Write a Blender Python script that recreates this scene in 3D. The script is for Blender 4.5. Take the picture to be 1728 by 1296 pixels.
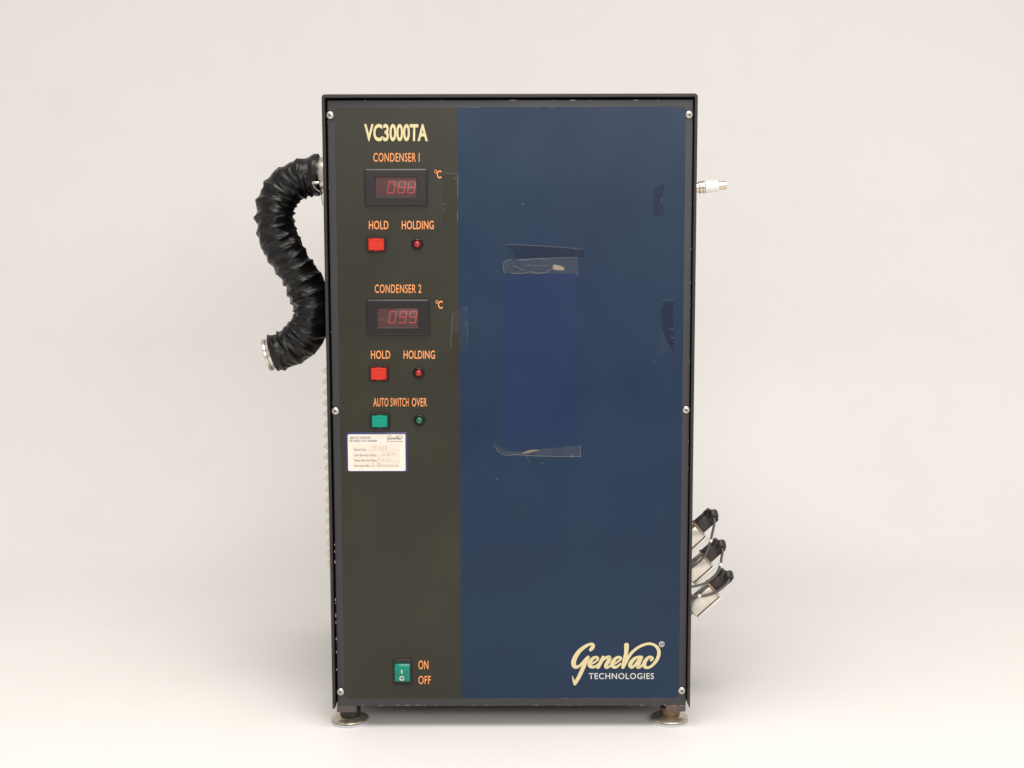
import bpy, bmesh, math, random
from mathutils import Vector, Matrix, noise

random.seed(7)
scene = bpy.context.scene
for o in list(bpy.data.objects):
    bpy.data.objects.remove(o, do_unlink=True)
COL = scene.collection
PI = math.pi

# ------------------------------------------------------------------ camera
F_PX, IW, IH = 2300.0, 1728.0, 1296.0
CAM = Vector((0.00282, -1.66146, 0.62846))
PITCH, ROLL, YAW = 0.11446, -0.00238, -0.00056
Fw = Vector((math.sin(YAW) * math.cos(PITCH), math.cos(YAW) * math.cos(PITCH), -math.sin(PITCH)))
_R = Vector((math.cos(YAW), -math.sin(YAW), 0))
_U = _R.cross(Fw)
Rt = _R * math.cos(ROLL) + _U * math.sin(ROLL)
Up = _U * math.cos(ROLL) - _R * math.sin(ROLL)
cam_data = bpy.data.cameras.new('camera')
cam_data.sensor_fit = 'HORIZONTAL'
cam_data.sensor_width = 36.0
cam_data.lens = 36.0 * F_PX / IW
cam_data.clip_start, cam_data.clip_end = 0.05, 50
cam = bpy.data.objects.new('camera', cam_data)
COL.objects.link(cam)
cam.matrix_world = Matrix((
    (Rt.x, Up.x, -Fw.x, CAM.x), (Rt.y, Up.y, -Fw.y, CAM.y),
    (Rt.z, Up.z, -Fw.z, CAM.z), (0, 0, 0, 1)))
scene.camera = cam

# ------------------------------------------------------------------ world, lamps, exposure
world = bpy.data.worlds.new('World')
scene.world = world
world.use_nodes = True
bg = world.node_tree.nodes['Background']
bg.inputs[0].default_value = (1.0, 0.955, 0.905, 1)
bg.inputs[1].default_value = 0.60


def area(name, loc, target, sx, sy, power, col):
    d = bpy.data.lights.new(name, 'AREA')
    d.shape = 'RECTANGLE'
    d.size, d.size_y, d.energy, d.color = sx, sy, power, col
    o = bpy.data.objects.new(name, d)
    COL.objects.link(o)
    o.location = loc
    o.rotation_euler = (Vector(target) - Vector(loc)).to_track_quat('-Z', 'Y').to_euler()
    return o


area('ceiling_lamp', (0.0, -0.80, 2.25), (0.0, -1.65, 0.0), 1.4, 1.3, 42.5, (1.0, 0.955, 0.905))
area('rear_sheen_lamp', (0.75, -2.75, 1.53), (0.1, -0.2, 0.35), 2.8, 0.7, 39, (1.0, 0.955, 0.905))  # unseen lamp below ceiling height, added to put sheen on the panel's top

scene.view_settings.view_transform = 'Standard'
scene.view_settings.look = 'None'
scene.view_settings.exposure = 0.0
scene.view_settings.gamma = 1.0
scene.view_settings.use_curve_mapping = False


# ------------------------------------------------------------------ helpers
def P(px, py, y=0.0):
    """photo pixel -> point on the vertical plane at depth y (the front panel is y = 0)"""
    d = Fw + Rt * ((px - IW / 2) / F_PX) - Up * ((py - IH / 2) / F_PX)
    return CAM + d * ((y - CAM.y) / d.y)


def lin(r, g, b):
    f = lambda c: (c / 255 / 12.92) if c / 255 <= 0.04045 else ((c / 255 + 0.055) / 1.055) ** 2.4
    return (f(r), f(g), f(b), 1.0)


MATS = {}


def mat(name, col, rough=0.5, metal=0.0, spec=0.5, var=0.0, vscale=40.0, bump=0.0, bscale=300.0,
        emit=None, estr=0.0, alpha=1.0, coat=0.0, rvar=0.0, dirt=None, dscale=30.0, dlo=0.5, dhi=0.7):
    m = bpy.data.materials.new(name)
    m.use_nodes = True
    nt = m.node_tree
    b = nt.nodes['Principled BSDF']
    b.inputs['Base Color'].default_value = col
    b.inputs['Roughness'].default_value = rough
    b.inputs['Metallic'].default_value = metal
    b.inputs['Specular IOR Level'].default_value = spec
    b.inputs['Alpha'].default_value = alpha
    b.inputs['Coat Weight'].default_value = coat
    if emit:
        b.inputs['Emission Color'].default_value = emit
        b.inputs['Emission Strength'].default_value = estr
    tc = nt.nodes.new('ShaderNodeTexCoord')
    out = None
    if var > 0:
        n = nt.nodes.new('ShaderNodeTexNoise')
        n.inputs['Scale'].default_value = vscale
        n.inputs['Detail'].default_value = 6
        nt.links.new(tc.outputs['Object'], n.inputs['Vector'])
        r = nt.nodes.new('ShaderNodeMapRange')
        r.inputs['From Min'].default_value, r.inputs['From Max'].default_value = 0.3, 0.7
        r.inputs['To Min'].default_value, r.inputs['To Max'].default_value = 1 - var, 1 + var
        nt.links.new(n.outputs['Fac'], r.inputs['Value'])
        mx = nt.nodes.new('ShaderNodeMix')
        mx.data_type, mx.blend_type = 'RGBA', 'MULTIPLY'
        mx.inputs['Factor'].default_value = 1
        mx.inputs['A'].default_value = col
        cc = nt.nodes.new('ShaderNodeCombineColor')
        for k in range(3):
            nt.links.new(r.outputs['Result'], cc.inputs[k])
        nt.links.new(cc.outputs['Color'], mx.inputs['B'])
        out = mx.outputs['Result']
    if dirt:
        n = nt.nodes.new('ShaderNodeTexNoise')
        n.inputs['Scale'].default_value = dscale
        n.inputs['Detail'].default_value = 9
        n.inputs['Roughness'].default_value = 0.65
        nt.links.new(tc.outputs['Object'], n.inputs['Vector'])
        r = nt.nodes.new('ShaderNodeMapRange')
        r.inputs['From Min'].default_value, r.inputs['From Max'].default_value = dlo, dhi
        nt.links.new(n.outputs['Fac'], r.inputs['Value'])
        mx = nt.nodes.new('ShaderNodeMix')
        mx.data_type = 'RGBA'
        nt.links.new(r.outputs['Result'], mx.inputs['Factor'])
        if out:
            nt.links.new(out, mx.inputs['A'])
        else:
            mx.inputs['A'].default_value = col
        mx.inputs['B'].default_value = dirt
        out = mx.outputs['Result']
    if out:
        nt.links.new(out, b.inputs['Base Color'])
    if rvar > 0:
        n = nt.nodes.new('ShaderNodeTexNoise')
        n.inputs['Scale'].default_value = vscale * 1.7
        n.inputs['Detail'].default_value = 5
        nt.links.new(tc.outputs['Object'], n.inputs['Vector'])
        r = nt.nodes.new('ShaderNodeMapRange')
        r.inputs['To Min'].default_value, r.inputs['To Max'].default_value = max(rough - rvar, 0.03), rough + rvar
        nt.links.new(n.outputs['Fac'], r.inputs['Value'])
        nt.links.new(r.outputs['Result'], b.inputs['Roughness'])
    if bump > 0:
        n = nt.nodes.new('ShaderNodeTexNoise')
        n.inputs['Scale'].default_value = bscale
        n.inputs['Detail'].default_value = 4
        nt.links.new(tc.outputs['Object'], n.inputs['Vector'])
        bp = nt.nodes.new('ShaderNodeBump')
        bp.inputs['Strength'].default_value = bump
        bp.inputs['Distance'].default_value = 0.001
        nt.links.new(n.outputs['Fac'], bp.inputs['Height'])
        nt.links.new(bp.outputs['Normal'], b.inputs['Normal'])
    MATS[name] = m
    return m


def mesh_obj(name, verts, faces, m, parent=None, loc=(0, 0, 0), smooth=False, kind=None):
    me = bpy.data.meshes.new(name)
    me.from_pydata([tuple(v) for v in verts], [], faces)
    bm = bmesh.new()
    bm.from_mesh(me)
    bmesh.ops.recalc_face_normals(bm, faces=bm.faces)
    bm.to_mesh(me)
    bm.free()
    return link(name, me, m, parent, loc, smooth, kind)


def link(name, me, m, parent=None, loc=(0, 0, 0), smooth=False, kind=None):
    if m and not me.materials:
        me.materials.append(m)
    o = bpy.data.objects.new(name, me)
    COL.objects.link(o)
    o.location = loc
    if parent:
        o.parent = parent
    if smooth:
        for p in me.polygons:
            p.use_smooth = True
    if kind:
        o['kind'] = kind
    return o


def autosmooth(o, deg=35):
    me = o.data
    for p in me.polygons:
        p.use_smooth = True
    bm = bmesh.new()
    bm.from_mesh(me)
    for e in bm.edges:
        if len(e.link_faces) == 2 and e.calc_face_angle(0) > math.radians(deg):
            e.smooth = False
    bm.to_mesh(me)
    bm.free()
    return o


def box(name, lo, hi, m, parent=None, bevel=0.0, kind=None, seg=2):
    bm = bmesh.new()
    bmesh.ops.create_cube(bm, size=1)
    c = [(a + b) / 2 for a, b in zip(lo, hi)]
    s = [b - a for a, b in zip(lo, hi)]
    for v in bm.verts:
        v.co = Vector((v.co.x * s[0] + c[0], v.co.y * s[1] + c[1], v.co.z * s[2] + c[2]))
    if bevel:
        bmesh.ops.bevel(bm, geom=bm.edges[:], offset=bevel, segments=seg, affect='EDGES', profile=0.5)
    me = bpy.data.meshes.new(name)
    bm.to_mesh(me)
    bm.free()
    o = link(name, me, m, parent, kind=kind)
    if bevel:
        autosmooth(o, 50)
    return o


def obox(name, c, u, v, w, hu, hv, hw, m, parent, bevel=0.0):
    """oriented box: centre, three unit axes, half sizes"""
    bm = bmesh.new()
    bmesh.ops.create_cube(bm, size=2)
    for q in bm.verts:
        q.co = Vector((q.co.x * hu, q.co.y * hv, q.co.z * hw))
    if bevel:
        bmesh.ops.bevel(bm, geom=bm.edges[:], offset=bevel, segments=2, affect='EDGES', profile=0.5)
    for q in bm.verts:
        q.co = c + u * q.co.x + v * q.co.y + w * q.co.z
    bmesh.ops.recalc_face_normals(bm, faces=bm.faces)
    me = bpy.data.meshes.new(name)
    bm.to_mesh(me)
    bm.free()
    o = link(name, me, m, parent)
    if bevel:
        autosmooth(o, 50)
    return o


def rr(x0, z0, x1, z1, r, n=5):
    """rounded rectangle outline, counter-clockwise"""
    r = max(min(r, (x1 - x0) / 2 - 1e-6, (z1 - z0) / 2 - 1e-6), 1e-5)
    pts = []
    for cx, cz, a0 in ((x1 - r, z1 - r, 0), (x0 + r, z1 - r, 90), (x0 + r, z0 + r, 180), (x1 - r, z0 + r, 270)):
        for k in range(n):
            a = math.radians(a0 + 90 * k / (n - 1))
            pts.append((cx + r * math.cos(a), cz + r * math.sin(a)))
    return pts


def rings(name, rect, steps, m, parent=None, cap=True, radius=0.001, kind=None, smooth_deg=30, n=5, cap0=False):
    """stack of rounded rectangles; steps = (inset, y); rect = (x0, z0, x1, z1)"""
    verts, faces = [], []
    x0, z0, x1, z1 = rect
    cnt = 4 * n
    for ins, y in steps:
        for (a, b) in rr(x0 + ins, z0 + ins, x1 - ins, z1 - ins, max(radius - ins, 0.00015), n):
            verts.append((a, y, b))
    for k in range(len(steps) - 1):
        for i in range(cnt):
            j = (i + 1) % cnt
            faces.append((k * cnt + i, k * cnt + j, (k + 1) * cnt + j, (k + 1) * cnt + i))
    if cap:
        faces.append(tuple(range((len(steps) - 1) * cnt, len(steps) * cnt)))
    if cap0:
        faces.append(tuple(reversed(range(cnt))))
    o = mesh_obj(name, verts, faces, m, parent, kind=kind)
    return autosmooth(o, smooth_deg)


def prect(x0, y0, x1, y1, y=0.0):
    """pixel rectangle -> (x0, z0, x1, z1) on plane y"""
    a, b = P(x0, (y0 + y1) / 2, y), P(x1, (y0 + y1) / 2, y)
    c, d = P((x0 + x1) / 2, y0, y), P((x0 + x1) / 2, y1, y)
    return (a.x, d.z, b.x, c.z)


def tube(name, pts, r, m, parent=None, n=12, cap=True, closed=False, steps=1):
    pts = [Vector(p) for p in pts]
    if steps > 1:
        pts = catmull(pts, steps)
    rad = r if isinstance(r, (list, tuple)) else [r] * len(pts)
    verts, faces = [], []
    t0 = (pts[1] - pts[0]).normalized()
    nrm = t0.orthogonal().normalized()
    for i, p in enumerate(pts):
        t = (pts[min(i + 1, len(pts) - 1)] - pts[max(i - 1, 0)]).normalized()
        nrm = (nrm - t * nrm.dot(t)).normalized()
        bn = t.cross(nrm)
        for k in range(n):
            a = 2 * PI * k / n
            verts.append(p + (nrm * math.cos(a) + bn * math.sin(a)) * rad[i])
    for i in range(len(pts) - 1):
        for k in range(n):
            l = (k + 1) % n
            faces.append((i * n + k, i * n + l, (i + 1) * n + l, (i + 1) * n + k))
    if cap:
        faces.append(tuple(reversed(range(n))))
        faces.append(tuple(range((len(pts) - 1) * n, len(pts) * n)))
    o = mesh_obj(name, verts, faces, m, parent)
    return autosmooth(o, 40)


def catmull(pts, k):
    out = []
    n = len(pts)
    for i in range(n - 1):
        p0, p1, p2, p3 = pts[max(i - 1, 0)], pts[i], pts[i + 1], pts[min(i + 2, n - 1)]
        for j in range(k):
            t = j / k
            out.append(0.5 * ((2 * p1) + (p2 - p0) * t + (2 * p0 - 5 * p1 + 4 * p2 - p3) * t * t
                              + (3 * p1 - p0 - 3 * p2 + p3) * t * t * t))
    out.append(pts[-1])
    return out


def lathe(name, base, axis, prof, m, parent=None, n=32, deg=35):
    """prof = (distance along axis, radius)"""
    axis = Vector(axis).normalized()
    e1 = axis.orthogonal().normalized()
    e2 = axis.cross(e1)
    base = Vector(base)
    verts, faces = [], []
    for d, r in prof:
        for k in range(n):
            a = 2 * PI * k / n
            verts.append(base + axis * d + (e1 * math.cos(a) + e2 * math.sin(a)) * max(r, 1e-5))
    for i in range(len(prof) - 1):
        for k in range(n):
            l = (k + 1) % n
            faces.append((i * n + k, i * n + l, (i + 1) * n + l, (i + 1) * n + k))
    faces.append(tuple(reversed(range(n))))
    faces.append(tuple(range((len(prof) - 1) * n, len(prof) * n)))
    o = mesh_obj(name, verts, faces, m, parent)
    return autosmooth(o, deg)


def text(name, s, x0, y0, x1, y1, m, parent, y, weight=0.0, shear=0.0, tilt=0.0, space=1.0):
    """printed lettering filling the pixel box x0..x1, y0..y1 on plane y"""
    c = bpy.data.curves.new(name, 'FONT')
    c.body = s
    c.offset = weight
    c.space_character = space
    c.resolution_u = 4
    c.shear = shear
    t = bpy.data.objects.new(name, c)
    COL.objects.link(t)
    bpy.context.view_layer.update()
    dg = bpy.context.evaluated_depsgraph_get()
    me = bpy.data.meshes.new_from_object(t.evaluated_get(dg))
    bpy.data.objects.remove(t, do_unlink=True)
    xs = [v.co.x for v in me.vertices]
    zs = [v.co.y for v in me.vertices]
    ax, bx, az, bz = min(xs), max(xs), min(zs), max(zs)
    for v in me.vertices:
        fx, fz = (v.co.x - ax) / (bx - ax), (v.co.y - az) / (bz - az)
        p = P(x0 + (x1 - x0) * fx, y1 + (y0 - y1) * fz + tilt * fx, y)
        v.co = p
    me.materials.clear()
    return link(name, me, m, parent)


def ribbon(strokes, y, k=8, dy=0.000015):
    """brush strokes: each a list of (px, py, width_px) -> verts, faces on plane y"""
    verts, faces = [], []
    for si, st in enumerate(strokes):
        yy = y - dy * si
        pts = catmull([Vector(q) for q in st], k) if len(st) > 2 else [Vector(q) for q in st]
        b = len(verts)
        L = len(pts)
        for i, p in enumerate(pts):
            t = pts[min(i + 1, L - 1)] - pts[max(i - 1, 0)]
            t = Vector((t.x, t.y)).normalized()
            nx, ny = -t.y, t.x
            w = max(p.z, 0.05) / 2
            verts.append(P(p.x + nx * w, p.y + ny * w, yy))
            verts.append(P(p.x - nx * w, p.y - ny * w, yy))
        for i in range(L - 1):
            faces.append((b + 2 * i, b + 2 * i + 1, b + 2 * i + 3, b + 2 * i + 2))
        for end, d in ((0, -1), (L - 1, 1)):           # round ends
            p = pts[end]
            q = pts[1] if end == 0 else pts[L - 2]
            t = Vector((p.x - q.x, p.y - q.y)).normalized()
            w = max(p.z, 0.05) / 2
            c0 = len(verts)
            a0 = math.atan2(t.y, t.x)
            for j in range(9):
                a = a0 - PI / 2 + PI * j / 8
                verts.append(P(p.x + w * math.cos(a), p.y + w * math.sin(a), yy))
            faces.append(tuple(range(c0, c0 + 9)))
    return verts, faces


def thing(name, label, cat, loc=(0, 0, 0), group=None):
    o = bpy.data.objects.new(name, None)
    o.empty_display_size = 0.05
    COL.objects.link(o)
    o.location = loc
    o['label'], o['category'] = label, cat
    if group:
        o['group'] = group
    return o


def flat(name, pxpts, y, m, parent, kind=None, thick=0.0):
    vs = [P(a, b, y) for a, b in pxpts]
    n = len(vs)
    if thick:
        back = [v + Vector((0, thick, 0)) for v in vs]
        faces = [tuple(range(n))] + [(i, (i + 1) % n, n + (i + 1) % n, n + i) for i in range(n)]
        return mesh_obj(name, vs + back, faces, m, parent, kind=kind)
    return mesh_obj(name, vs, [tuple(range(n))], m, parent, kind=kind)


# ------------------------------------------------------------------ materials
M_back = mat('seamless_white', (0.867, 0.851, 0.834, 1), 0.6, spec=0.3, var=0.012, vscale=2.2, bump=0.05, bscale=24, rvar=0.1,
             dirt=(0.835, 0.822, 0.80, 1), dscale=7, dlo=0.52, dhi=0.80)
M_shell = mat('charcoal_powder_coat', lin(36, 34, 33), 0.5, var=0.06, vscale=14, bump=0.12, bscale=900, rvar=0.08)
M_tray = mat('charcoal_panel_paint', lin(52, 52, 55), 0.5, var=0.05, vscale=12, bump=0.1, bscale=900, rvar=0.08)
M_dark = mat('black_interior', (0.006, 0.006, 0.006, 1), 0.8)
M_black = mat('black_plastic', lin(25, 21, 22), 0.3, var=0.05, vscale=60, bump=0.08, bscale=1200)
M_orange = mat('orange_print', lin(238, 154, 92), 0.5, var=0.04, vscale=400)
M_cream = mat('cream_print', lin(212, 198, 152), 0.5, var=0.03, vscale=300)
M_white = mat('white_print', lin(206, 206, 200), 0.5)
M_steel = mat('stainless_steel', lin(205, 200, 192), 0.28, 1.0, var=0.06, vscale=120, rvar=0.1)
M_screw = mat('plated_screw', lin(205, 200, 190), 0.33, 0.85, var=0.05, vscale=400)
M_recess = mat('screw_recess', lin(35, 30, 26), 0.7)
M_red = mat('red_button_plastic', lin(200, 46, 32), 0.4, spec=0.3, var=0.03, vscale=200)
M_redh = mat('dark_red_housing', lin(44, 5, 7), 0.4)
M_green = mat('green_button_plastic', lin(0, 142, 120), 0.4, spec=0.3, var=0.03, vscale=200)
M_greenh = mat('dark_green_housing', lin(4, 20, 16), 0.4)
M_lensr = mat('red_lamp_lens', lin(150, 16, 22), 0.08, coat=0.5)
M_lensg = mat('green_lamp_lens', lin(18, 92, 62), 0.08, coat=0.5)
M_ring = mat('lamp_bezel', lin(46, 44, 44), 0.22, 0.6)
M_window = mat('display_filter', lin(62, 38, 40), 0.4, var=0.15, vscale=60)
M_pane = mat('display_pane', lin(120, 84, 84), 0.16, alpha=0.22)
M_digit = mat('display_segment', lin(180, 52, 60), 0.5, emit=(0.9, 0.12, 0.14, 1), estr=0.10)
M_digitd = mat('display_segment_dim', lin(120, 30, 36), 0.5, emit=(0.7, 0.08, 0.09, 1), estr=0.08)
M_card = mat('paper_card', lin(231, 221, 210), 0.55, var=0.02, vscale=80)
M_card2 = mat('paper_form_field', lin(229, 215, 201), 0.55)
M_blue = mat('blue_label_film', lin(48, 50, 104), 0.3, var=0.1, vscale=90)
M_ink = mat('grey_ink', lin(112, 106, 102), 0.6)
M_inkd = mat('dark_ink', lin(62, 60, 62), 0.6)
M_pencil = mat('faded_pen', lin(188, 178, 166), 0.6)
M_rule = mat('form_rule', lin(206, 194, 182), 0.6)
M_hose = mat('black_rubber_hose', lin(11, 9, 8), 0.34, spec=0.36, var=0.2, vscale=50, bump=0.18, bscale=420, rvar=0.1)
M_vent = mat('pale_grey_louvre', lin(222, 214, 198), 0.55, var=0.06, vscale=30)
M_nutd = mat('dark_foot_nut', lin(54, 47, 44), 0.55, 0.3, var=0.2, vscale=80)
M_brass = mat('dull_brass_nut', lin(130, 108, 84), 0.42, 0.7, var=0.15, vscale=60, dirt=lin(70, 52, 38), dscale=60, dlo=0.45, dhi=0.75)
M_plate = mat('zinc_foot_plate', lin(206, 196, 178), 0.34, 0.7, var=0.1, vscale=60, dirt=lin(96, 74, 52), dscale=70, dlo=0.48, dhi=0.72)
M_rubber = mat('pale_foot_rubber', lin(196, 200, 204), 0.4)
M_gapshade = mat('foot_gap_shade', lin(34, 32, 30), 0.6)
M_rust = mat('rusty_bracket', lin(84, 78, 76), 0.6, 0.2, var=0.15, vscale=50, dirt=lin(134, 84, 58), dscale=55, dlo=0.5, dhi=0.66)
M_chip = mat('bare_metal_chip', lin(170, 164, 158), 0.45, 0.3, var=0.2, vscale=500)
M_plug = mat('connector_plastic', lin(50, 45, 43), 0.4, var=0.1, vscale=120, bump=0.1, bscale=700)
M_coil = mat('valve_steel', lin(214, 208, 198), 0.26, 0.85, var=0.1, vscale=90, rvar=0.12)
M_yoke = mat('valve_yoke_plate', lin(236, 232, 224), 0.3, 0.5, var=0.05, vscale=90)
M_copper = mat('copper_gasket', lin(190, 140, 118), 0.45, 0.3)
M_valve = mat('valve_body_brass', lin(150, 136, 116), 0.42, 0.6, var=0.12, vscale=60)
M_cable = mat('grey_cable', lin(96, 92, 89), 0.4)
M_ferrule = mat('white_ferrule', lin(244, 242, 236), 0.4)
M_ptfe = mat('white_sealing_tape', lin(250, 248, 244), 0.5, var=0.04, vscale=150, bump=0.4, bscale=300)
M_nickel = mat('nickel_fitting', lin(214, 200, 184), 0.2, 1.0, var=0.08, vscale=160)
M_tapefaint = mat('faint_clear_tape', lin(110, 114, 118), 0.4, alpha=0.06)
M_tapeclear = mat('clear_tape', lin(120, 124, 128), 0.42, alpha=0.13, var=0.3, vscale=60)
M_tapeedge = mat('tape_edge', lin(170, 164, 158), 0.5, alpha=0.30)
M_taped = mat('tape_residue_navy', lin(10, 26, 58), 0.35, alpha=0.36, var=0.3, vscale=160)
M_tapeo = mat('tape_residue_olive', lin(46, 45, 31), 0.4, alpha=0.6, var=0.1, vscale=120)
M_glue = mat('dried_glue', lin(138, 130, 112), 0.6, var=0.25, vscale=300)


def overlay_material():
    """printed polycarbonate overlay: olive strip, navy field, an unfaded rectangle under an old label"""
    m = bpy.data.materials.new('printed_overlay')
    m.use_nodes = True
    nt = m.node_tree
    b = nt.nodes['Principled BSDF']
    b.inputs['Roughness'].default_value = 0.48
    b.inputs['Specular IOR Level'].default_value = 0.40
    tc = nt.nodes.new('ShaderNodeTexCoord')
    sp = nt.nodes.new('ShaderNodeSeparateXYZ')
    nt.links.new(tc.outputs['Object'], sp.inputs[0])

    def smooth(src, a, c):
        r = nt.nodes.new('ShaderNodeMapRange')
        r.interpolation_type = 'SMOOTHSTEP'
        r.inputs['From Min'].default_value, r.inputs['From Max'].default_value = a, c
        nt.links.new(src, r.inputs['Value'])
        return r.outputs['Result']

    def math2(op, a, c):
        n = nt.nodes.new('ShaderNodeMath')
        n.operation = op
        for i, q in enumerate((a, c)):
            if isinstance(q, float):
                n.inputs[i].default_value = q
            else:
                nt.links.new(q, n.inputs[i])
        return n.outputs[0]

    def mixc(fac, A, B):
        n = nt.nodes.new('ShaderNodeMix')
        n.data_type = 'RGBA'
        if isinstance(fac, float):
            n.inputs['Factor'].default_value = fac
        else:
            nt.links.new(fac, n.inputs['Factor'])
        for k, q in (('A', A), ('B', B)):
            if isinstance(q, tuple):
                n.inputs[k].default_value = q
            else:
                nt.links.new(q, n.inputs[k])
        return n.outputs['Result']

    def nz(scale, detail=4):
        n = nt.nodes.new('ShaderNodeTexNoise')
        n.inputs['Scale'].default_value = scale
        n.inputs['Detail'].default_value = detail
        nt.links.new(tc.outputs['Object'], n.inputs['Vector'])
        return n.outputs['Fac']
    X, Z = sp.outputs['X'], sp.outputs['Z']
    x_a, x_b = P(773, 181).x, P(777.5, 1178).x
    xm = (x_a + x_b) / 2
    field = smooth(X, xm - 0.0004, xm + 0.0004)
    r = prect(846, 462, 975, 752)
    box_ = math2('MULTIPLY', math2('MULTIPLY', smooth(X, r[0] - 0.004, r[0] + 0.004), smooth(X, r[2] + 0.003, r[2] - 0.003)),
                 math2('MULTIPLY', smooth(Z, r[1] - 0.02, r[1] + 0.02), smooth(Z, r[3] + 0.001, r[3] - 0.001)))
    navy = mixc(smooth(nz(7.0), 0.35, 0.65), OV['navy_a'], OV['navy_b'])
    navy = mixc(smooth(nz(31.0, 6), 0.62, 0.8), navy, OV['navy_c'])
    navy = mixc(math2('MULTIPLY', box_, 0.7), navy, OV['unfaded'])
    olive = mixc(smooth(nz(9.0), 0.35, 0.65), OV['olive_a'], OV['olive_b'])
    c = mixc(field, olive, navy)
    nt.links.new(c, b.inputs['Base Color'])
    ro = nt.nodes.new('ShaderNodeMapRange')
    ro.inputs['To Min'].default_value, ro.inputs['To Max'].default_value = 0.20, 0.58
    nt.links.new(nz(11.0, 8), ro.inputs['Value'])
    nt.links.new(ro.outputs['Result'], b.inputs['Roughness'])
    bp = nt.nodes.new('ShaderNodeBump')
    bp.inputs['Strength'].default_value = 0.1
    bp.inputs['Distance'].default_value = 0.0006
    nt.links.new(nz(1400.0, 2), bp.inputs['Height'])
    bq = nt.nodes.new('ShaderNodeBump')          # slight waviness of the sheet
    bq.inputs['Strength'].default_value = 0.35
    bq.inputs['Distance'].default_value = 0.004
    nt.links.new(nz(5.0, 1), bq.inputs['Height'])
    nt.links.new(bp.outputs['Normal'], bq.inputs['Normal'])
    nt.links.new(bq.outputs['Normal'], b.inputs['Normal'])
    return m


OV = dict(navy_a=lin(1, 33, 64), navy_b=lin(4, 39, 68), navy_c=lin(12, 43, 67), unfaded=lin(5, 34, 78),
          olive_a=lin(37, 36, 24), olive_b=lin(43, 42, 29))
M_overlay = overlay_material()

# ------------------------------------------------------------------ setting: white sweep (bench top running up into the wall)
WALL_Y, RAD = 1.15, 0.42
prof = [(-1.3, 0.0), (-0.6, 0.0), (0.0, 0.0), (WALL_Y - RAD, 0.0)]
for k in range(1, 17):
    a = PI / 2 * k / 16
    prof.append((WALL_Y - RAD + RAD * math.sin(a), RAD - RAD * math.cos(a)))
prof += [(WALL_Y, 1.0), (WALL_Y, 1.7)]
vs, fs = [], []
xs = [-2.4, -1.2, 0.0, 1.2, 2.4]
for (y, z) in prof:
    for x in xs:
        vs.append((x, y, z))
nx = len(xs)
for i in range(len(prof) - 1):
    for j in range(nx - 1):
        fs.append((i * nx + j, i * nx + j + 1, (i + 1) * nx + j + 1, (i + 1) * nx + j))
sweep = mesh_obj('backdrop', vs, fs, M_back, smooth=True, kind='structure')
sweep['label'] = 'seamless off-white bench top curving up into the wall'

# ------------------------------------------------------------------ the condenser cabinet
W2, D = 0.225, 0.46
ZB, ZT = 0.027, 0.787
unit = thing('condenser_unit', 'tall charcoal laboratory condenser cabinet with olive and navy front panel on levelling feet',
             'lab equipment', (0, 0, 0))

# folded sheet cover: outline in x,z extruded along y
T = 0.0036
YF = -0.004
rc = 0.004


def arc(cx, cz, r, a0, a1, n=5):
    return [(cx + r * math.cos(math.radians(a0 + (a1 - a0) * k / (n - 1))),
             cz + r * math.sin(math.radians(a0 + (a1 - a0) * k / (n - 1)))) for k in range(n)]


outer = [(-W2, ZB - 0.001)] + arc(-W2 + rc, ZT - rc, rc, 180, 90) + arc(W2 - rc, ZT - rc, rc, 90, 0) + [(W2, ZB - 0.001)]
inner = [(-W2 + T, ZB + 0.001)] + [(-W2 + T, ZT - T - 0.0005)] * 5 + [(W2 - T, ZT - T - 0.0005)] * 5 + [(W2 - T, ZB + 0.006)]
vs, fs = [], []
n = len(outer)
lays = []
for y in (YF, D):
    lays.append(len(vs))
    vs += [(a, y, b) for a, b in outer]
    vs += [(a, y, b) for a, b in inner]
for i in range(n - 1):
    f0, b0 = lays
    fs.append((f0 + i, f0 + i + 1, f0 + n + i + 1, f0 + n + i))
    fs.append((b0 + i, b0 + n + i, b0 + n + i + 1, b0 + i + 1))
    fs.append((f0 + i, b0 + i, b0 + i + 1, f0 + i + 1))
    fs.append((f0 + n + i, f0 + n + i + 1, b0 + n + i + 1, b0 + n + i))
for i in (0, n - 1):
    f0, b0 = lays
    fs.append((f0 + i, f0 + n + i, b0 + n + i, b0 + i))
cover = mesh_obj('cover', vs, fs, M_shell, unit)
bm = bmesh.new()
bm.from_mesh(cover.data)
bmesh.ops.remove_doubles(bm, verts=bm.verts, dist=1e-6)
bmesh.ops.recalc_face_normals(bm, faces=bm.faces)
bmesh.ops.bevel(bm, geom=[q for q in bm.edges if len(q.link_faces) == 2 and q.calc_face_angle(0) > 0.9],
                offset=0.0007, segments=2, affect='EDGES', profile=0.5)
bm.to_mesh(cover.data)
bm.free()
autosmooth(cover, 40)

box('chassis', (-W2 + 0.0042, 0.016, ZB + 0.004), (W2 - 0.0042, D - 0.004, ZT - 0.0048), M_dark, unit)
box('rear_panel', (-W2 + 0.004, D - 0.004, ZB + 0.003), (W2 - 0.004, D - 0.0005, ZT - 0.0045), M_tray, unit)
# front tray
pl, pr_ = P(551.6, 168).x, P(1170.2, 168).x
ptop, pbot = P(860, 168.3).z, P(860, 1191.5).z
panel = box('front_panel', (pl, 0.0, pbot), (pr_, 0.0165, ptop), M_tray, unit, bevel=0.0012)
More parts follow.
